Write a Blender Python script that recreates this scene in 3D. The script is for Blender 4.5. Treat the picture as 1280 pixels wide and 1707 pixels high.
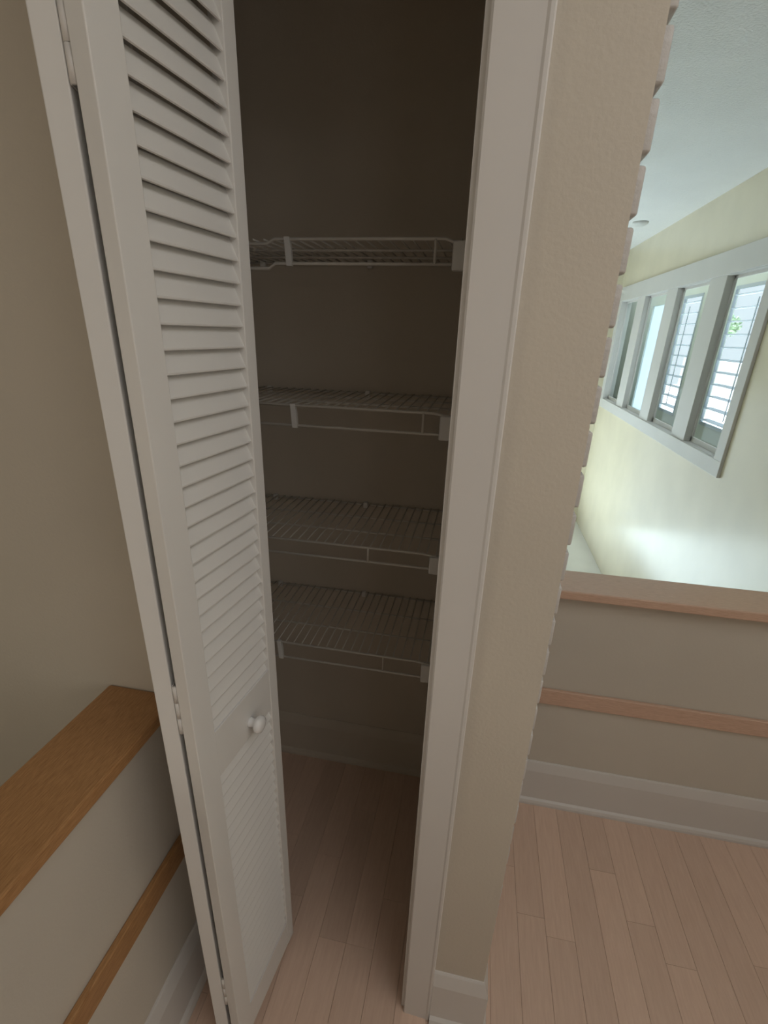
import bpy, bmesh, math, random
from mathutils import Matrix, Vector

random.seed(7)
scene = bpy.context.scene
col = scene.collection
for o in list(bpy.data.objects):
    bpy.data.objects.remove(o)

# ------------------------------------------------------------------ camera
YAW, PITCH, ROLL, FPX = .1869, .402, -.0309, 822.39
cyw, syw, cp, sp = math.cos(YAW), math.sin(YAW), math.cos(PITCH), math.sin(PITCH)
fwd = Vector((-syw * cp, cyw * cp, -sp))
rgt = Vector((cyw, syw, 0))
dwn = fwd.cross(rgt)
r2 = math.cos(ROLL) * rgt + math.sin(ROLL) * dwn
d2 = -math.sin(ROLL) * rgt + math.cos(ROLL) * dwn
cam_data = bpy.data.cameras.new('camera')
cam = bpy.data.objects.new('camera', cam_data)
col.objects.link(cam)
m = Matrix((r2, -d2, -fwd)).transposed().to_4x4()
m.translation = (0, 0, 1.70)
cam.matrix_world = m
cam_data.sensor_fit = 'HORIZONTAL'
cam_data.sensor_width = 36
cam_data.lens = FPX / 1280 * 36
cam_data.shift_x = (640 - 630.69) / 1280
cam_data.shift_y = (903.91 - 853.5) / 1280
cam_data.clip_start = .02
scene.camera = cam

# ------------------------------------------------------------------ world, lights, exposure
world = bpy.data.worlds.new('world')
scene.world = world
world.use_nodes = True
bg = world.node_tree.nodes['Background']
bg.inputs[0].default_value = (.80, .90, 1, 1)
bg.inputs[1].default_value = 2.6

scene.view_settings.view_transform = 'Standard'
scene.view_settings.look = 'None'
scene.view_settings.gamma = 1
scene.view_settings.use_curve_mapping = False
scene.view_settings.exposure = -1.2


def area(name, loc, direction, sx, sy, power, color):
    l = bpy.data.lights.new(name, 'AREA')
    l.shape = 'RECTANGLE'
    l.size, l.size_y = sx, sy
    l.energy = power
    l.color = color
    o = bpy.data.objects.new(name, l)
    col.objects.link(o)
    o.location = loc
    o.rotation_euler = Vector(direction).to_track_quat('-Z', 'Y').to_euler()
    return o


sun_l = bpy.data.lights.new('sun', 'SUN')
sun_l.energy = 95
sun_l.angle = math.radians(1.5)
sun_l.color = (.74, .86, 1)
sun = bpy.data.objects.new('sun', sun_l)
col.objects.link(sun)
sun.rotation_euler = Vector((.04, -1, -.80)).to_track_quat('-Z', 'Y').to_euler()
# added lamp below the assumed skylight over the landing; no daylight passes its panel
area('assumed_skylight_lamp', (.95, -.15, 2.66), (0, 0, -1), 1.2, 1.5, 26, (1, .98, .97))
# added lamp at the closed, made-up narrow back-wall window, behind the photographer
area('added_back_lamp', (1.18, -2.55, 1.45), (0, 1, 0), .64, 1.24, 4, (1, .96, .93))
# added lamp at the assumed side window of the landing, itself closed off
area('assumed_hall_window_lamp', (1.55, -1.35, 1.62), (-1, 0, 0), 1.4, 1.05, 10.5, (1, .985, .98))
# added lamp inside the assumed glass door of the lower room
area('assumed_glass_door_lamp', (-.25, 7.33, .25), (0, -1, 0), 2.3, 1.8, 14, (.76, .87, 1))
# added lamp before the assumed stairwell window, which lets no daylight in
area('assumed_stairwell_lamp', (-1.93, -1.2, 1.3), (1, 0, 0), 1.4, 1.4, 18, (1, .91, .78))
# added fill lamp under the closed sunroom ceiling, brightens the room behind the panes
area('sunroom_fill', (1.95, 6.6, 2.60), (0, 0, -1), .4, 5.5, 34, (.84, .92, 1))

# ------------------------------------------------------------------ materials


def new_mat(name):
    mt = bpy.data.materials.new(name)
    mt.use_nodes = True
    nt = mt.node_tree
    return mt, nt, nt.nodes['Principled BSDF']


def coords(nt, scale, kind='Object'):
    tc = nt.nodes.new('ShaderNodeTexCoord')
    mp = nt.nodes.new('ShaderNodeMapping')
    mp.inputs['Scale'].default_value = scale
    nt.links.new(tc.outputs[kind], mp.inputs['Vector'])
    return mp.outputs['Vector']


def paint(name, c, rough=.6, bump=.15, scale=120, var=.04, dist=.002):
    mt, nt, b = new_mat(name)
    v = coords(nt, (1, 1, 1))
    n = nt.nodes.new('ShaderNodeTexNoise')
    n.inputs['Scale'].default_value = scale
    n.inputs['Detail'].default_value = 4
    nt.links.new(v, n.inputs['Vector'])
    n2 = nt.nodes.new('ShaderNodeTexNoise')
    n2.inputs['Scale'].default_value = 2.5
    nt.links.new(v, n2.inputs['Vector'])
    rp = nt.nodes.new('ShaderNodeValToRGB')
    rp.color_ramp.elements[0].position = .3
    rp.color_ramp.elements[1].position = .7
    rp.color_ramp.elements[0].color = (*[x * (1 - var) for x in c], 1)
    rp.color_ramp.elements[1].color = (*[min(1, x * (1 + var)) for x in c], 1)
    nt.links.new(n2.outputs['Fac'], rp.inputs['Fac'])
    nt.links.new(rp.outputs['Color'], b.inputs['Base Color'])
    b.inputs['Roughness'].default_value = rough
    bp = nt.nodes.new('ShaderNodeBump')
    bp.inputs['Strength'].default_value = bump
    bp.inputs['Distance'].default_value = dist
    nt.links.new(n.outputs['Fac'], bp.inputs['Height'])
    nt.links.new(bp.outputs['Normal'], b.inputs['Normal'])
    return mt


def wood(name, dark, light, stretch, rough=.45, rnd=0.0, grain=30):
    mt, nt, b = new_mat(name)
    v = coords(nt, stretch)
    if rnd:
        oi = nt.nodes.new('ShaderNodeObjectInfo')
        ad = nt.nodes.new('ShaderNodeVectorMath')
        ad.operation = 'ADD'
        ml = nt.nodes.new('ShaderNodeMath')
        ml.operation = 'MULTIPLY'
        ml.inputs[1].default_value = 37
        nt.links.new(oi.outputs['Random'], ml.inputs[0])
        nt.links.new(v, ad.inputs[0])
        nt.links.new(ml.outputs[0], ad.inputs[1])
        v = ad.outputs[0]
    n = nt.nodes.new('ShaderNodeTexNoise')
    n.inputs['Scale'].default_value = grain
    n.inputs['Detail'].default_value = 6
    n.inputs['Roughness'].default_value = .65
    nt.links.new(v, n.inputs['Vector'])
    rp = nt.nodes.new('ShaderNodeValToRGB')
    rp.color_ramp.elements[0].position = .3
    rp.color_ramp.elements[1].position = .72
    rp.color_ramp.elements[0].color = (*dark, 1)
    rp.color_ramp.elements[1].color = (*light, 1)
    nt.links.new(n.outputs['Fac'], rp.inputs['Fac'])
    out = rp.outputs['Color']
    if rnd:
        mr = nt.nodes.new('ShaderNodeMapRange')
        mr.inputs['To Min'].default_value = 1 - rnd
        mr.inputs['To Max'].default_value = 1 + rnd
        nt.links.new(oi.outputs['Random'], mr.inputs['Value'])
        hs = nt.nodes.new('ShaderNodeHueSaturation')
        nt.links.new(mr.outputs['Result'], hs.inputs['Value'])
        nt.links.new(out, hs.inputs['Color'])
        out = hs.outputs['Color']
    nt.links.new(out, b.inputs['Base Color'])
    b.inputs['Roughness'].default_value = rough
    return mt


def flat(name, c, rough=.5, metallic=0.0):
    mt, nt, b = new_mat(name)
    b.inputs['Base Color'].default_value = (*c, 1)
    b.inputs['Roughness'].default_value = rough
    b.inputs['Metallic'].default_value = metallic
    return mt


CREAM = paint('cream_wall_paint', (.585, .535, .455), .65, .25, 140)
YELLOW = paint('pale_yellow_wall_paint', (.75, .68, .52), .24, .05, 90)
GREYWALL = paint('half_wall_paint', (.60, .56, .49), .6, .2, 140)
TRIM = paint('white_trim_paint', (.66, .64, .615), .45, .05, 60, .02)
DOORW = paint('white_door_paint', (.76, .755, .735), .42, .05, 60, .015)
BRICK_SHADED = paint('white_brick_shaded', (.56, .54, .52), .5, .6, 70, .05, .004)  # white paint darkened to imitate the shade on the brick fronts
CEIL = paint('textured_white_ceiling', (.80, .80, .79), .8, .55, 95, .02, .012)
WIRE = flat('white_vinyl_wire', (.62, .60, .55), .45)
CLIP = flat('white_plastic', (.72, .72, .70), .4)
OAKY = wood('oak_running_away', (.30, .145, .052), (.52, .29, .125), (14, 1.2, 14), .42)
OAKX_LIT = wood('oak_across_lit', (.55, .36, .26), (.72, .51, .39), (1.2, 14, 14), .32)  # lit copy of the oak: brighter, pinker light put into the colour
PLANK = wood('maple_plank', (.66, .475, .37), (.74, .555, .44), (10, .8, 10), .40, .07, 14)
SUBF = flat('dark_plank_joint', (.36, .235, .17), .8)
LOWF = paint('pale_tile_floor', (.80, .79, .75), .35, .05, 40, .03)
KNOB = flat('white_porcelain', (.80, .80, .80), .18)
HINGE = flat('painted_hinge', (.70, .68, .65), .4)
SHUT_BACKLIT = flat('shutter_paint_backlit', (.50, .55, .60), .45)  # backlit shade put into the colour: slats greyed against the bright outside
GREENISH = paint('pale_green_wall_paint', (.72, .74, .66), .6, .1, 90)
PAVE = paint('pale_paving', (.62, .60, .56), .8, .3, 12, .15)
LEAF = paint('green_leaves', (.40, .52, .34), .5, .1, 40, .3)
BARK = flat('brown_bark', (.16, .10, .06), .8)

mt, nt, b = new_mat('clear_glass')
GLASS = mt
nt.nodes.remove(b)
tr = nt.nodes.new('ShaderNodeBsdfTransparent')
tr.inputs[0].default_value = (.93, .97, .96, 1)
gl = nt.nodes.new('ShaderNodeBsdfGlossy')
gl.inputs['Roughness'].default_value = .02
mx = nt.nodes.new('ShaderNodeMixShader')
mx.inputs[0].default_value = .06
nt.links.new(tr.outputs[0], mx.inputs[1])
nt.links.new(gl.outputs[0], mx.inputs[2])
nt.links.new(mx.outputs[0], nt.nodes['Material Output'].inputs[0])

mt, nt, b = new_mat('translucent_blind')
BLIND = mt
nt.nodes.remove(b)
t1 = nt.nodes.new('ShaderNodeBsdfTranslucent')
t1.inputs[0].default_value = (.75, .82, .88, 1)
t2 = nt.nodes.new('ShaderNodeBsdfDiffuse')
t2.inputs[0].default_value = (.80, .82, .84, 1)
mx = nt.nodes.new('ShaderNodeMixShader')
mx.inputs[0].default_value = .2
nt.links.new(t1.outputs[0], mx.inputs[1])
nt.links.new(t2.outputs[0], mx.inputs[2])
nt.links.new(mx.outputs[0], nt.nodes['Material Output'].inputs[0])

SHEET = paint('cream_opaque_sheet', (.72, .64, .52), .8, .1, 200)  # opaque; serves the added light-blocking sheets and the assumed skylight's panel

# ------------------------------------------------------------------ mesh helpers


def box(bm, x0, x1, y0, y1, z0, z1, bev=0.0, mat=None):
    r = bmesh.ops.create_cube(bm, size=1)
    vs = r['verts']
    for v in vs:
        v.co = Vector(((x0 + x1) / 2 + v.co.x * (x1 - x0), (y0 + y1) / 2 + v.co.y * (y1 - y0), (z0 + z1) / 2 + v.co.z * (z1 - z0)))
    if bev:
        es = list({e for v in vs for e in v.link_edges})
        bmesh.ops.bevel(bm, geom=es, offset=bev, segments=2, affect='EDGES', profile=.5)
    return vs


def prism(bm, prof, axis, a0, a1):
    """prof: list of 2D points; axis 'x': (y,z) points swept in x, 'y': (x,z), 'z': (x,y)."""
    def p(q, a):
        return {'x': (a, q[0], q[1]), 'y': (q[0], a, q[1]), 'z': (q[0], q[1], a)}[axis]
    v0 = [bm.verts.new(p(q, a0)) for q in prof]
    v1 = [bm.verts.new(p(q, a1)) for q in prof]
    n = len(prof)
    bm.faces.new(v0)
    bm.faces.new(list(reversed(v1)))
    for i in range(n):
        bm.faces.new((v0[i], v1[i], v1[(i + 1) % n], v0[(i + 1) % n]))
    bmesh.ops.recalc_face_normals(bm, faces=bm.faces[:])


def tube(bm, pts, r, n=8):
    pts = [Vector(p) for p in pts]
    rings = []
    for i, p in enumerate(pts):
        d = (pts[min(i + 1, len(pts) - 1)] - pts[max(i - 1, 0)]).normalized()
        up = Vector((0, 0, 1)) if abs(d.z) < .9 else Vector((1, 0, 0))
        a = d.cross(up).normalized()
        c = d.cross(a).normalized()
        rings.append([bm.verts.new(p + r * (math.cos(t) * a + math.sin(t) * c)) for t in [2 * math.pi * k / n for k in range(n)]])
    for i in range(len(rings) - 1):
        for k in range(n):
            bm.faces.new((rings[i][k], rings[i][(k + 1) % n], rings[i + 1][(k + 1) % n], rings[i + 1][k]))
    bm.faces.new(list(reversed(rings[0])))
    bm.faces.new(rings[-1])
    bmesh.ops.recalc_face_normals(bm, faces=bm.faces[:])


def lathe(bm, prof, n=24):
    """prof: (radius, height) along local +X axis."""
    rings = []
    for r, hgt in prof:
        rings.append([bm.verts.new((hgt, r * math.cos(2 * math.pi * k / n), r * math.sin(2 * math.pi * k / n))) for k in range(n)])
    for i in range(len(rings) - 1):
        for k in range(n):
            bm.faces.new((rings[i][k], rings[i][(k + 1) % n], rings[i + 1][(k + 1) % n], rings[i + 1][k]))
    bm.faces.new(list(reversed(rings[0])))
    bm.faces.new(rings[-1])
    bmesh.ops.recalc_face_normals(bm, faces=bm.faces[:])


def to_mesh(name, bm, mat, smooth=False):
    me = bpy.data.meshes.new(name)
    bm.to_mesh(me)
    bm.free()
    me.materials.append(mat)
    if smooth:
        for p in me.polygons:
            p.use_smooth = True
    return me


def put(name, me, parent=None, loc=(0, 0, 0), rot=(0, 0, 0)):
    o = bpy.data.objects.new(name, me)
    col.objects.link(o)
    o.location = loc
    o.rotation_euler = rot
    o.parent = parent
    return o


def obj(name, build, mat, parent=None, smooth=False, loc=(0, 0, 0), rot=(0, 0, 0)):
    bm = bmesh.new()
    build(bm)
    return put(name, to_mesh(name, bm, mat, smooth), parent, loc, rot)


def boxes(name, lst, mat, parent=None, bev=0.0):
    def f(bm):
        for q in lst:
            box(bm, *q, bev=bev)
    return obj(name, f, mat, parent)


def empty(name, loc=(0, 0, 0), rz=0.0, parent=None):
    o = bpy.data.objects.new(name, None)
    o.empty_display_size = .05
    col.objects.link(o)
    o.location = loc
    o.rotation_euler = (0, 0, rz)
    o.parent = parent
    return o


def tag(o, label, cat=None, group=None, kind=None):
    o['label'] = label
    if cat:
        o['category'] = cat
    if group:
        o['group'] = group
    if kind:
        o['kind'] = kind
    return o


def struct(o, label=None):
    o['kind'] = 'structure'
    if label:
        o['label'] = label
    return o


# ------------------------------------------------------------------ key dimensions (metres)
YW = .757            # front face of the closet wall
YWB = .872           # back face of the closet wall
JR = -.0395          # right jamb face
JL = -.580           # left jamb face
HEAD = 2.36          # top of the closet opening
CEILZ = 2.708
XR = 1.60            # right wall
XL = -2.0            # far left wall beyond the stairwell
YB = -2.6            # back wall
YF = 7.40            # far wall
LOWZ = -.81          # floor of the lower room
CBY = 1.55           # closet back wall
HLX = -.615          # face of the half wall on the left
HRY = 1.518          # face of the half wall on the right
CAPZ = .962

# ------------------------------------------------------------------ floor with its planks
floor = struct(boxes('floor', [(-.72, XR, YB, HRY + .12, -.16, -.012), (-.80, .12, HRY, CBY + .02, -.16, -.012)], SUBF),
               'pale pinkish maple strip floor of the landing and closet')
PW = .0855
plank_cache = {}


def plank_mesh(L):
    key = round(L, 3)
    if key not in plank_cache:
        bm = bmesh.new()
        box(bm, -PW / 2 + .0003, PW / 2 - .0003, .0003, L - .0003, -.012, 0)
        es = [e for e in bm.edges if all(v.co.z > -.001 for v in e.verts)]
        bmesh.ops.bevel(bm, geom=es, offset=.0004, segments=1, affect='EDGES')
        plank_cache[key] = to_mesh('plank', bm, PLANK)
    return plank_cache[key]


LENS = [.35, .45, .55, .7, .85, 1.0]
x = .2016 - PW * 12 + PW / 2
while x < XR:
    if x - PW / 2 > XR - .004:
        break
    y = YB + .02 if x > -.64 else YWB
    y1 = CBY if x < .10 else HRY
    first = True
    while y < y1 - .01:
        L = random.choice(LENS)
        if first:
            L = random.choice([.2, .35, .55, .7])
            first = False
        if y1 - (y + L) < .18:
            L = y1 - y
        put('plank', plank_mesh(L), floor, (x, y, 0))
        y += L
    x += PW

struct(boxes('floor_lower', [(XL, XR, 1.64, YF, LOWZ - .1, LOWZ), (XL, -.73, YB, 1.64, LOWZ - .1, LOWZ)], LOWF),
       'pale tiled floor of the lower room seen over the half wall')
struct(boxes('ceiling', [(XL - .1, XR + .1, YB - .1, YF + .1, CEILZ, CEILZ + .1)], CEIL), 'white textured ceiling')
struct(boxes('ceiling_closet', [(-.86, .15, YWB, CBY + .05, 2.50, 2.56)], CREAM))

# ------------------------------------------------------------------ walls


def wall_front(bm):
    box(bm, XL, JL - .012, YW, YWB, LOWZ, CEILZ)
    box(bm, JL - .012, JR + .012, YW, YWB, HEAD + .012, CEILZ)
    # strip to the right of the opening; its outer edge leans very slightly outwards towards the floor
    z0, z1 = 0.0, CEILZ
    x0 = JR + .012

    def xe(z):
        return .1626 - .0030 * z
    for ya, yb, inset in ((YW, YW + .016, 0),):
        vs = []
        for z in (z0, z1):
            vs.append([bm.verts.new((x0, ya, z)), bm.verts.new((xe(z), ya, z)), bm.verts.new((xe(z), yb, z)), bm.verts.new((x0, yb, z))])
        a, c = vs
        bm.faces.new(list(reversed(a)))
        bm.faces.new(c)
        for i in range(4):
            bm.faces.new((a[i], a[(i + 1) % 4], c[(i + 1) % 4], c[i]))
    box(bm, x0, .120, YW + .016, YWB, 0, CEILZ)
    bmesh.ops.recalc_face_normals(bm, faces=bm.faces[:])


struct(obj('wall_front', wall_front, CREAM), 'cream wall around the closet opening')
struct(boxes('wall_closet_back', [(-.86, .12, CBY, CBY + .11, 0, CEILZ)], CREAM), 'dim cream back wall inside the closet')
struct(boxes('wall_closet_left', [(-.86, -.80, YWB, CBY, 0, 2.5)], CREAM))
struct(boxes('wall_closet_right', [(-.045, .02, YWB, CBY, 0, 2.5)], CREAM), 'cream side wall inside the closet')

# painted brick return at the right end of the closet wall
bw = struct(boxes('wall_brick', [(.05, .150, YW + .016, CBY + .11, 0, CEILZ)], BRICK_SHADED), 'white painted brick return at the end of the closet wall')
BP = .0641
brick_mesh = {}


def brick(L):
    k = round(L, 3)
    if k not in brick_mesh:
        bm = bmesh.new()
        box(bm, 0, .022, 0, L, 0, BP - .0115, bev=.0035)
        brick_mesh[k] = to_mesh('brick', bm, BRICK_SHADED, True)
    return brick_mesh[k]


zt = 1.5825 + BP * 17      # a joint seen in the photograph, then course by course down to the floor
zs = []
z = 1.5800
while z > -.05:
    z -= BP
while z < CEILZ:
    zs.append(z)
    z += BP
for i, z in enumerate(zs):
    if z + .006 < .01 or z + BP > CEILZ + .02:
        continue
    y = YW + .016
    first = True
    while y < CBY + .10:
        L = .20 if not (first and i % 2) else .095
        first = False
        L = min(L, CBY + .105 - y)
        if L > .03:
            put('brick', brick(L - .010), bw, (.1430 + .0022 * z + random.uniform(-.0006, .0006), y, z + .006))
        y += L

wr = struct(boxes('wall_right', [
    (XR, XR + .10, YB, -2.1, LOWZ, CEILZ), (XR, XR + .10, -2.1, -.6, LOWZ, 1.05), (XR, XR + .10, -2.1, -.6, 2.2, CEILZ),
    (XR, XR + .10, -.6, 3.65, LOWZ, CEILZ), (XR, XR + .10, 3.65, 7.15, LOWZ, .985), (XR, XR + .10, 3.65, 7.15, 2.135, CEILZ),
    (XR, XR + .10, 7.15, YF + .1, LOWZ, CEILZ)], YELLOW), 'pale yellow wall with the long interior window')
struct(boxes('wall_far', [(XL, -1.5, YF, YF + .1, LOWZ, CEILZ), (-1.5, 1.0, YF, YF + .1, 1.2, CEILZ), (1.0, XR, YF, YF + .1, LOWZ, CEILZ)], YELLOW), 'pale yellow far wall of the lower room')
struct(boxes('wall_left', [
    (XL - .12, XL, YB, -1.95, LOWZ, CEILZ), (XL - .12, XL, -1.95, -.45, LOWZ, .55), (XL - .12, XL, -1.95, -.45, 2.05, CEILZ),
    (XL - .12, XL, -.45, YF, LOWZ, CEILZ)], YELLOW))
struct(boxes('wall_back', [(XL, .85, YB - .1, YB, LOWZ, CEILZ), (1.51, XR, YB - .1, YB, LOWZ, CEILZ), (.85, 1.51, YB - .1, YB, LOWZ, .80), (.85, 1.51, YB - .1, YB, 2.10, CEILZ)], CREAM))
struct(boxes('wall_well', [(-.86, .15, CBY + .11, CBY + .13, LOWZ, CEILZ), (XL, -.86, YWB, YWB + .05, LOWZ, CEILZ)], YELLOW))

# half walls round the landing
struct(boxes('wall_half_left', [(HLX - .105, HLX, YB, YW, LOWZ, CAPZ - .030)], GREYWALL), 'low cream half wall beside the folding door')
struct(boxes('wall_half_right', [(.160, XR, HRY, HRY + .105, LOWZ, CAPZ - .030)], GREYWALL), 'low cream half wall behind the brick return')

# oak caps and rails


def cap_y(bm):
    box(bm, -.742, -.581, YB, YW - .001, CAPZ - .030, CAPZ, bev=.004)


def cap_x(bm):
    box(bm, .168, XR, 1.474, 1.637, CAPZ - .030, CAPZ, bev=.004)


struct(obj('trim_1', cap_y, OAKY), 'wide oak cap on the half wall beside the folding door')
struct(obj('trim_2', cap_x, OAKX_LIT), 'wide oak cap on the half wall beyond the brick edge')
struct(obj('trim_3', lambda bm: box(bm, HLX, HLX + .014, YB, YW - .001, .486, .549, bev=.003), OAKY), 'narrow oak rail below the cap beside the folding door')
struct(obj('trim_4', lambda bm: box(bm, .168, XR, HRY - .014, HRY, .486, .549, bev=.003), OAKX_LIT), 'narrow oak rail below the cap beyond the brick edge')

# ------------------------------------------------------------------ baseboards
BBH = .203


def bb_prof(s):
    """(offset from wall, z), s = +1/-1 direction out of the wall."""
    return [(0, 0), (s * .028, 0), (s * .028, .010), (s * .024, .020), (s * .016, .026), (s * .016, .162), (s * .0145, .168), (s * .006, .198), (s * .003, BBH), (0, BBH)]


def bb(name, axis, wall, s, a0, a1, label=None):
    pr = [(wall + o_, z_) for o_, z_ in bb_prof(s)]
    return struct(obj(name, lambda bm: prism(bm, pr, axis, a0, a1), TRIM), label)


bb('baseboard_left', 'y', HLX, 1, YB, YW, 'white baseboard under the half wall beside the folding door')
bb('baseboard_right', 'x', HRY, -1, .160, XR, 'white baseboard under the half wall beyond the brick edge')
bb('baseboard_closet', 'x', CBY, -1, -.80, -.045, 'cream baseboard inside the closet').data.materials[0] = CREAM


def bb_pillar(bm):
    # front run plus the return round the brick corner, mitred
    outer = [(o_, z_) for o_, z_ in bb_prof(1)]
    path = []
    for o_, z_ in outer:
        path.append([(.0385, YW - o_, z_), (.1605 + o_, YW - o_, z_), (.1605 + o_, HRY - .001, z_)])
    V = [[bm.verts.new(p) for p in row] for row in path]
    n = len(V)
    for i in range(n):
        j = (i + 1) % n
        for k in range(2):
            bm.faces.new((V[i][k], V[j][k], V[j][k + 1], V[i][k + 1]))
    bm.faces.new([V[i][0] for i in range(n)])
    bm.faces.new([V[i][2] for i in reversed(range(n))])
    bmesh.ops.recalc_face_normals(bm, faces=bm.faces[:])


struct(obj('baseboard_pillar', bb_pillar, TRIM), 'white baseboard wrapping the brick corner')

# ------------------------------------------------------------------ closet casing and jamb
cas_prof = [(-.032, YW), (-.032, YW - .011), (-.029, YW - .014), (.0285, YW - .0155), (.0320, YW - .0175), (.0365, YW - .0175), (.0385, YW - .015), (.0385, YW)]
struct(obj('trim_5', lambda bm: prism(bm, cas_prof, 'z', 0, HEAD + .075), TRIM), 'white casing beside the closet opening')
struct(boxes('trim_6', [(JR, JR + .012, YW - .0005, YWB, 0, HEAD + .012)], TRIM, bev=.001), 'white jamb of the closet opening')
struct(boxes('trim_7', [(JL - .012, JL, YW - .0005, YWB, 0, HEAD + .012), (JL - .026, JL - .006, YW - .013, YW - .001, 0, HEAD + .075)], TRIM, bev=.001))
struct(boxes('trim_8', [(JL, JR, YW - .0005, YWB, HEAD, HEAD + .012), (JL - .032, -.032, YW - .015, YW - .001, HEAD + .006, HEAD + .075)], TRIM, bev=.001))

# ------------------------------------------------------------------ folding louvred door
DW = .278            # panel width
DT = .0235           # panel thickness
DB, DTOP = .030, 2.335
SLP = .0313          # slat pitch
ST_F, ST_N = .031, .051    # stile at the guide edge, stile at the fold


def stile(bm, u0, u1):
    box(bm, u0, u1, -DT / 2, DT / 2, DB, DTOP, bev=.0015)


door = struct(empty('door_1', (0, 0, 0)), 'white louvred folding closet door standing open')
door['category'] = 'door'

# local frame of a panel: u from guide edge (0) to fold (DW) along +x, outer face towards -y
bm = bmesh.new()
SW = DW - ST_F - ST_N
SLW, SLT = .0365, .0046
ang = math.radians(66.5)
# slat section: outer edge low, inner edge high
ca, sa = math.cos(ang), math.sin(ang)
sec = []
hw, ht = SLW / 2, SLT / 2
for a_, b_ in ((-hw, -ht * .5), (-hw + .002, -ht), (hw - .002, -ht), (hw, -ht * .5), (hw, ht * .5), (hw - .002, ht), (-hw + .002, ht), (-hw, ht * .5)):
    sec.append((a_ * ca - b_ * sa, a_ * sa + b_ * ca))
prism(bm, sec, 'x', ST_F - .003, DW - ST_N + .003)
slat_me = to_mesh('slat', bm, DOORW)


def make_panel(parent, loc, rz):
    p = obj('door_panel', lambda bm: stile(bm, 0, ST_F), DOORW, parent, False, loc, (0, 0, rz))
    obj('stile', lambda bm: stile(bm, DW - ST_N, DW), DOORW, p)
    for z0, z1 in ((DB, .128), (.912, 1.020), (DTOP - .10, DTOP)):
        obj('rail', lambda bm: box(bm, ST_F, DW - ST_N, -DT / 2 + .001, DT / 2 - .001, z0, z1, bev=.0012), DOORW, p)
    z = 1.020 + .0185
    k0 = 1.7012 + .013
    # phase from the photograph: the lower outer edges fall on 1.7012 + n * pitch
    zlow = hw * sa
    z = 1.7012 + zlow
    while z - SLP - zlow > 1.020 - .008:
        z -= SLP
    while z + zlow < DTOP - .10 + .012:
        put('slat', slat_me, p, (0, 0, z))
        z += SLP
    z = .912 - zlow + .004
    while z - zlow > .128 - .010:
        put('slat', slat_me, p, (0, 0, z))
        z -= SLP
    return p


# panel carrying the knob: guide edge at far, fold towards the photographer
k_dir = .113
far = Vector((-.384, .848))
dirB = Vector((-k_dir, -1)).normalized()         # far -> fold
nB = Vector((dirB.y * -1, dirB.x))               # candidate normal
if nB.x < 0:
    nB = -nB                                     # outer face looks to +X
angB = math.atan2(dirB.y, dirB.x)
# local -y must map to nB: rotating local x to dirB maps local -y to (dirB.y, -dirB.x)
outB = Vector((math.sin(angB), -math.cos(angB)))
flipB = outB.dot(nB) < 0
cB = far - nB * (DT / 2)


def mirror_panel(p):
    p.scale.y = -1


pB = make_panel(door, (cB.x, cB.y, 0), angB)
if flipB:
    mirror_panel(pB)
# knob on the outer face
base = far + dirB * .1165
obj('knob', lambda bm: lathe(bm, [(.0005, -.001), (.0105, -.001), (.0107, .001), (.0100, .003), (.0093, .006), (.0092, .010), (.0110, .0125), (.0160, .0155), (.0185, .0195), (.0187, .0235), (.0165, .0275), (.0110, .0302), (.004, .0312), (.0005, .0313)]),
    KNOB, pB, True).matrix_parent_inverse = Matrix()
kn = pB.children[-1]
for c in pB.children:
    if c.name.startswith('knob'):
        kn = c
M_B = Matrix.Translation((cB.x, cB.y, 0)) @ Matrix.Rotation(angB, 4, 'Z') @ Matrix.Diagonal((1, -1 if flipB else 1, 1, 1))
kn.matrix_local = M_B.inverted() @ (Matrix.Translation((base.x, base.y, .949)) @ Matrix.Rotation(math.atan2(nB.y, nB.x), 4, 'Z'))

# panel on the jamb side
foldB = far + dirB * DW
gap = .0090
inA = foldB - nB * (DT + gap)                    # inner fold corner of the other panel
sA = .30
dA = Vector((-sA, math.sqrt(1 - sA * sA)))       # fold -> jamb
nA = Vector((-dA.y, dA.x))                       # towards its outer face, away from the opening
if nA.x > 0:
    nA = -nA
TA = .0285
endA = inA + dA * DW
cA = endA + nA * (TA / 2)
angA = math.atan2(-dA.y, -dA.x)
outA = Vector((math.sin(angA), -math.cos(angA)))
pA = make_panel(door, (cA.x, cA.y, 0), angA)
pA.scale.y = (TA / DT) * (-1 if outA.dot(nA) < 0 else 1)

# hinges in the fold
pin = foldB - nB * (DT + gap / 2) + Vector((0, .0035))
for zb in (.215, 1.055, 1.926):
    hg = empty('hinge', (pin.x, pin.y, zb), 0, door)
    for i in range(3):
        z0 = .0333 * i + .0006
        obj('knuckle', lambda bm: tube(bm, [(0, 0, z0), (0, 0, z0 + .0321)], .0046, 12), HINGE, hg, True)
    for d_, n_, off in ((-dirB, nB, .0040), (dA, nA, .0040)):
        rz = math.atan2(d_.y, d_.x)
        q = Vector((n_.x, n_.y)) * off * .9
        obj('leaf', lambda bm: box(bm, 0, .028, -.0008, .0008, .0333, .0667) if n_ is nB else (box(bm, 0, .028, -.0008, .0008, 0, .0333), box(bm, 0, .028, -.0008, .0008, .0667, .10)), HINGE, hg, False, (q.x, q.y, 0), (0, 0, rz))
# pivot pins carry the panels on floor and head
for c, z0, z1 in ((endA + nA * DT / 2 - dA * .03, 0, DB + .01), (far - nB * DT / 2 + dirB * .03, DTOP - .01, HEAD - .002), (endA + nA * DT / 2 - dA * .03, DTOP - .01, HEAD - .002)):
    obj('pivot_pin', lambda bm: tube(bm, [(c.x, c.y, z0), (c.x, c.y, z1)], .004, 8), HINGE, door)

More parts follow.
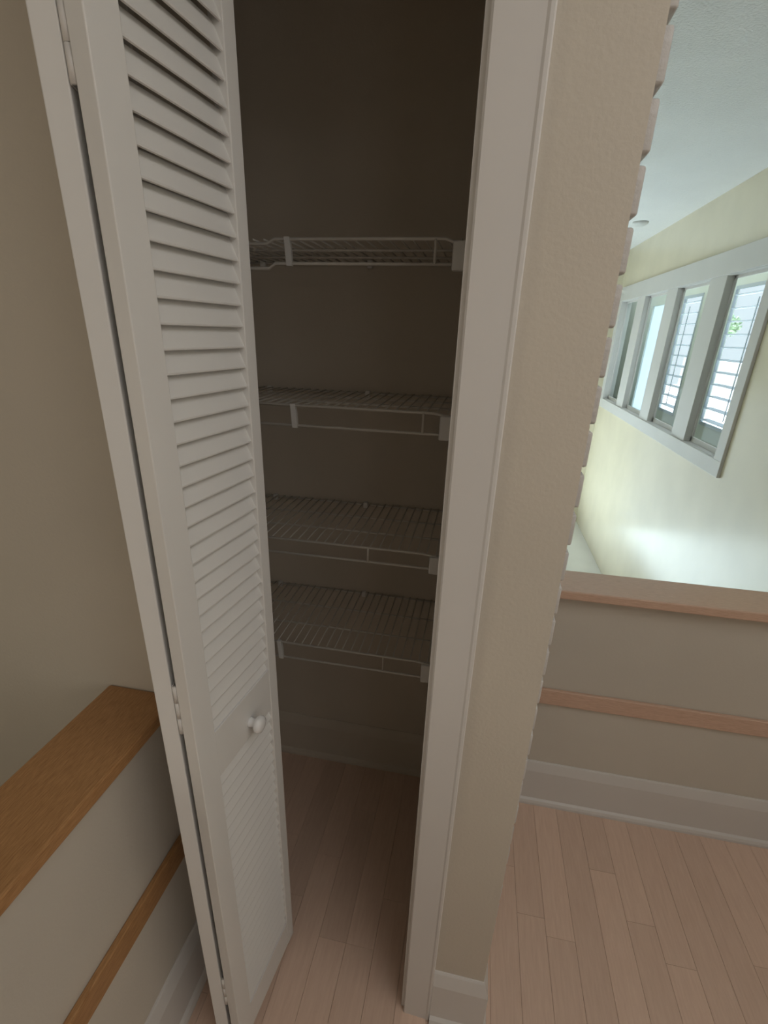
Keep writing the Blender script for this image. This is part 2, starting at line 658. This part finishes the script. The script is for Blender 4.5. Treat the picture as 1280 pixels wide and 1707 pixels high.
# ------------------------------------------------------------------ wire shelves
SYF = 1.18
XS0, XS1 = -.80, -.047
R_L, R_D = .0035, .0020


def shelf(ztop, zbot, struts, clips, label, bend=False):
    t = empty('wire_shelf', (XS1, CBY, ztop))
    tag(t, label, 'shelf', 'wire shelves in the closet')

    def L(x, y, z):
        return (x - XS1, y - CBY, z - ztop)
    if bend:
        top = [L(XS1 - .004, SYF, ztop - .010), L(XS1 - .030, SYF, ztop - .009), L(XS1 - .055, SYF, ztop), L(-.475, SYF, ztop), L(-.495, SYF + .006, ztop - .008), L(XS0 + .002, SYF + .006, ztop - .009)]
        bot = [L(XS1 - .004, SYF, zbot), L(-.475, SYF, zbot), L(-.490, SYF, zbot - .010), L(XS0 + .002, SYF, zbot - .011)]
    else:
        top = [L(XS1 - .004, SYF, ztop - .008), L(XS1 - .030, SYF, ztop - .004), L(XS1 - .055, SYF, ztop), L(XS0 + .002, SYF, ztop)]
        bot = [L(XS1 - .004, SYF, zbot - .004), L(XS1 - .045, SYF, zbot), L(XS0 + .002, SYF, zbot)]
    obj('lip_wire', lambda bm: tube(bm, top, R_L), WIRE, t, True)
    obj('lip_wire', lambda bm: tube(bm, bot, R_L), WIRE, t, True)
    for y in (CBY - .006, CBY - .13, CBY - .25):
        obj('cross_wire', lambda bm: tube(bm, [L(XS1 - .004, y, ztop - .005), L(XS0 + .002, y, ztop - .005)], R_L * .9), WIRE, t, True)
    me = None
    x = XS1 - .022
    while x > XS0:
        if me is None:
            bm = bmesh.new()
            tube(bm, [(0, SYF + .001 - CBY, -.0005), (0, -.002, -.0005)], R_D, 6)
            me = to_mesh('deck_wire', bm, WIRE, True)
        put('deck_wire', me, t, (x - XS1, 0, 0))
        x -= .0254
    for xs, w in struts:
        obj('strut', lambda bm: tube(bm, [L(xs, SYF - .001, ztop), L(xs, SYF - .001, zbot)], w / 2), WIRE, t, True)
    for xs in clips:
        obj('clip', lambda bm: prism(bm, [(xs - .007 - XS1, ztop + .004 - ztop), (xs + .005 - XS1, .004), (xs + .009 - XS1, -.020), (xs + .010 - XS1, zbot - ztop - .005), (xs - .003 - XS1, zbot - ztop - .005), (xs - .005 - XS1, -.020)], 'y', SYF - .0055 - CBY, SYF + .004 - CBY), CLIP, t)

    def bracket(bm):
        v = box(bm, -.0385, 0, SYF - .010 - CBY, SYF + .012 - CBY, zbot - ztop - .012, -.004, bev=.003)
        box(bm, -.006, 0, SYF + .010 - CBY, SYF + .060 - CBY, zbot - ztop + .008, -.010, bev=.002)
    obj('end_bracket', bracket, CLIP, t)
    obj('wall_clip', lambda bm: box(bm, -.30, -.285, -.014, 0, -.016, .004, bev=.002), CLIP, t)
    obj('wall_clip', lambda bm: box(bm, -.62, -.605, -.014, 0, -.016, .004, bev=.002), CLIP, t)
    return t


shelf(1.881, 1.8345, [(-.122, .006)], [-.445], 'topmost white wire shelf in the closet', True)
shelf(1.530, 1.4814, [(-.125, .006)], [-.446], 'second white wire shelf from the top in the closet')
shelf(1.170, 1.129, [(-.251, .006)], [], 'third white wire shelf from the top, one strut near the middle')
shelf(.829, .777, [(-.199, .003)], [-.518], 'lowest white wire shelf above the closet floor')

# ------------------------------------------------------------------ long interior window on the right wall
win = struct(empty('window_1', (XR, 5.4, .93)), 'long white interior window of four panes in the yellow wall')


def W(x0, x1, y0, y1, z0, z1):
    return (x0 - XR, x1 - XR, y0 - 5.4, y1 - 5.4, z0 - .93, z1 - .93)


wx0 = XR - .020
for q in ((wx0, XR, 3.54, 7.30, 2.135, 2.290), (wx0, XR, 3.54, 7.30, .880, .985), (wx0, XR, 3.54, 3.655, .985, 2.135), (wx0, XR, 7.15, 7.30, .985, 2.135)):
    boxes('casing', [W(*q)], TRIM, win, bev=.003)
for y0, y1 in ((4.263, 4.550), (5.235, 5.510), (6.205, 6.490)):
    mu = boxes('mullion', [W(XR - .006, XR + .062, y0, y1, .985, 2.135)], TRIM, win, bev=.003)
boxes('sill', [W(XR - .004, XR + .10, 3.655, 7.15, .975, .989)], TRIM, win, bev=.002)
boxes('window_liner', [W(XR - .004, XR + .10, 3.655, 7.15, 2.131, 2.137), W(XR - .004, XR + .10, 3.650, 3.656, .985, 2.135), W(XR - .004, XR + .10, 7.145, 7.152, .985, 2.135)], TRIM, win)
for y0, y1 in ((3.656, 4.263), (4.550, 5.235), (5.510, 6.205), (6.490, 7.145)):
    boxes('pane', [W(XR + .055, XR + .059, y0, y1, .989, 2.131)], GLASS, win)
    boxes('glazing_bead', [W(XR + .043, XR + .055, y0, y0 + .018, .989, 2.131), W(XR + .043, XR + .055, y1 - .018, y1, .989, 2.131),
                           W(XR + .043, XR + .055, y0, y1, .989, 1.026), W(XR + .043, XR + .055, y0, y1, 2.112, 2.131)], TRIM, win)

# sunroom behind it
XS = 2.24
struct(boxes('wall_sunroom', [
    (XS, XS + .03, 3.3, 4.66, -.4, 2.62), (XS, XS + .03, 4.66, 5.70, -.4, .93), (XS, XS + .03, 4.66, 5.70, 2.19, 2.62), (XS, XS + .03, 5.70, 6.46, -.4, 2.62),
    (XS, XS + .03, 6.46, 7.02, -.4, .90), (XS, XS + .03, 6.46, 7.02, 2.19, 2.62), (XS, XS + .03, 7.02, 7.72, -.4, 2.62),
    (XS, XS + .03, 7.72, 8.22, -.4, .78), (XS, XS + .03, 7.72, 8.22, 2.14, 2.62), (XS, XS + .03, 8.22, 10.2, -.4, 2.62)], GREENISH), 'pale wall of the sunroom behind the interior window')
struct(boxes('wall_sunroom_end', [(XR + .10, XS, 10.1, 10.2, -.4, 2.62), (XR + .10, XS, 3.2, 3.3, -.4, 2.62), (XR, XR + .10, YF + .1, 10.2, -.4, 2.62)], GREENISH))
struct(boxes('ceiling_sunroom', [(XR + .10, XS + .1, 3.2, 10.2, 2.62, 2.7)], CEIL))
struct(boxes('floor_sunroom', [(XR + .10, XS + .1, 3.2, 10.2, -.5, -.4)], LOWF))


def shutter(y0, y1, z0, z1, label, rod_y, name):
    t = struct(empty(name, (XS, (y0 + y1) / 2, z0)), label)
    yc = (y0 + y1) / 2

    def Q(xa, xb, ya, yb, za, zb):
        return (xa - XS, xb - XS, ya - yc, yb - yc, za - z0, zb - z0)
    fw = .022
    for q in ((XS - .010, XS + .012, y0, y0 + fw, z0, z1), (XS - .010, XS + .012, y1 - fw, y1, z0, z1),
              (XS - .010, XS + .012, y0 + fw, y1 - fw, z0, z0 + .03), (XS - .010, XS + .012, y0 + fw, y1 - fw, z1 - .03, z1)):
        boxes('shutter_frame', [Q(*q)], SHUT_BACKLIT, t, bev=.002)
    bm = bmesh.new()
    bl = .10
    prof = [(-bl / 2, 0), (-bl / 4, .007), (bl / 4, .007), (bl / 2, 0), (bl / 4, -.007), (-bl / 4, -.007)]
    an = math.radians(4)
    prof2 = [(p * math.cos(an) - q * math.sin(an), p * math.sin(an) + q * math.cos(an)) for p, q in prof]
    pr = [(p + .030, q) for p, q in prof2]
    prism(bm, pr, 'y', y0 + fw + .002 - yc, y1 - fw - .002 - yc)
    sm = to_mesh('slat', bm, SHUT_BACKLIT)
    z = 1.7759
    while z - .1135 > z0 + .04:
        z -= .1135
    while z < z1 - .04:
        put('slat', sm, t, (0, 0, z - z0))
        z += .1135
    obj('tilt_rod', lambda bm: tube(bm, [(-.018, rod_y - yc, .10), (-.018, rod_y - yc, z1 - z0 - .12)], .006), SHUT_BACKLIT, t)
    return t


shutter(4.66, 5.70, .93, 2.19, 'open pale slatted shutters behind the nearest pane', 5.17, 'window_2')
shutter(6.46, 7.02, .90, 2.19, 'open pale slatted shutters behind the third pane from the far end', 6.74, 'window_3')
w4 = struct(empty('window_4', (XS, 7.97, .78)), 'white glowing blind behind the second pane from the far end')
boxes('blind', [(.02, .024, -.25, .25, 0, 1.36)], BLIND, w4)

# garden outside the sunroom
struct(boxes('ground_outside', [(XS + .03, 16, -4, 30, -.6, -.4)], PAVE), 'pale paving outside the shutters')
struct(boxes('wall_garden', [(10.2, 10.4, -4, 30, -.4, .95)], TRIM), 'pale garden wall outside')


def shrub(loc, h, r, label, n=500):
    t = empty('shrub', loc)
    tag(t, label, 'shrub', 'shrubs in the garden')

    def crown(bm):
        for _ in range(n):
            d = Vector((random.gauss(0, 1), random.gauss(0, 1), random.gauss(0, 1))).normalized() * r * random.uniform(.55, 1)
            c = Vector((d.x, d.y, h + d.z * .8))
            a = Vector((random.gauss(0, 1), random.gauss(0, 1), random.gauss(0, .6))).normalized()
            b_ = a.cross(Vector((random.gauss(0, 1), random.gauss(0, 1), random.gauss(0, 1)))).normalized()
            s = r * random.uniform(.12, .2)
            bm.faces.new([bm.verts.new(c + a * s), bm.verts.new(c + b_ * s * .5), bm.verts.new(c - a * s), bm.verts.new(c - b_ * s * .5)])
    obj('foliage', crown, LEAF, t)
    obj('stem', lambda bm: tube(bm, [(0, 0, 0), (.03, 0, h * .5), (0, .02, h)], .05), BARK, t)


shrub((9.5, 24.3, -.4), 2.75, .55, 'round green tree in the garden seen through the shutters')

# ------------------------------------------------------------------ assumed or added windows, glass door, skylight (outside the frame), each with a lamp
w5 = struct(empty('assumed_window_5', (XR + .05, -1.35, 1.05)))  # assumed side window, unseen; an added lamp gives its light
for q in ((-.05, .05, -.75, -.70, 0, 1.15), (-.05, .05, .70, .75, 0, 1.15), (-.05, .05, -.70, .70, 0, .05), (-.05, .05, -.70, .70, 1.10, 1.15), (-.03, .03, -.02, .02, .05, 1.10)):
    boxes('added_window_frame', [q], TRIM, w5)
boxes('sky_block', [(.0, .004, -.7, .7, .05, 1.1)], SHEET, w5)  # added unseen sheet, keeps the world light out of the landing
w6 = struct(empty('assumed_window_6', (XL - .06, -1.2, .55)))  # assumed stairwell window, out of view; the light is an added lamp
for q in ((-.04, .04, -.75, -.70, 0, 1.5), (-.04, .04, .70, .75, 0, 1.5), (-.04, .04, -.70, .70, 0, .05), (-.04, .04, -.70, .70, 1.45, 1.5)):
    boxes('added_window_frame', [q], TRIM, w6)
boxes('sky_block', [(0, .004, -.70, .70, .05, 1.45)], SHEET, w6)  # added unseen sheet, blocks the world light at the stairwell opening
d2_ = struct(empty('assumed_door_2', (-.25, YF + .06, LOWZ)))  # assumed glass door, unseen; backed up by an added lamp
for q in ((-1.25, -1.17, -.04, .04, 0, 2.01), (1.17, 1.25, -.04, .04, 0, 2.01), (-.04, .04, -.04, .04, 0, 2.01), (-1.17, 1.17, -.04, .04, 0, .08), (-1.17, 1.17, -.04, .04, 1.93, 2.01)):
    boxes('assumed_door_frame', [q], TRIM, d2_)
boxes('pane', [(-1.17, 1.17, 0, .004, .08, 1.93)], GLASS, d2_)

w7 = struct(empty('added_window_7', (1.18, YB - .05, .80)))  # window added out of view as the place for the back lamp
for q in ((-.33, -.29, -.04, .04, 0, 1.3), (.29, .33, -.04, .04, 0, 1.3), (-.29, .29, -.04, .04, 0, .05), (-.29, .29, -.04, .04, 1.25, 1.3)):
    boxes('added_window_frame', [q], TRIM, w7)
boxes('sky_block', [(-.29, .29, -.002, .002, .05, 1.25)], SHEET, w7)  # added unseen sheet, blocks the world light at the back opening

w8 = struct(empty('assumed_skylight', (.95, -.15, CEILZ)))  # assumed skylight, unseen; the added lamp below it gives the light
for q in ((-.66, -.60, -.81, .81, -.02, 0), (.60, .66, -.81, .81, -.02, 0), (-.60, .60, -.81, -.75, -.02, 0), (-.60, .60, .75, .81, -.02, 0)):
    boxes('assumed_skylight_frame', [q], TRIM, w8)
boxes('opaque_skylight_sheet', [(-.60, .60, -.75, .75, -.006, 0)], SHEET, w8)  # opaque sheet closing the assumed skylight

# ------------------------------------------------------------------ small ceiling fixture by the brick edge
cf = empty('ceiling_fixture', (1.290, 5.72, CEILZ))
tag(cf, 'small white round fixture on the ceiling beside the brick edge', 'ceiling fixture')


def disc(bm):
    lathe(bm, [(.068, 0), (.068, .012), (.060, .022), (.040, .034), (.002, .036)], 28)


fx = obj('cover', disc, CLIP, cf, True)
fx.rotation_euler = (0, math.radians(90), 0)
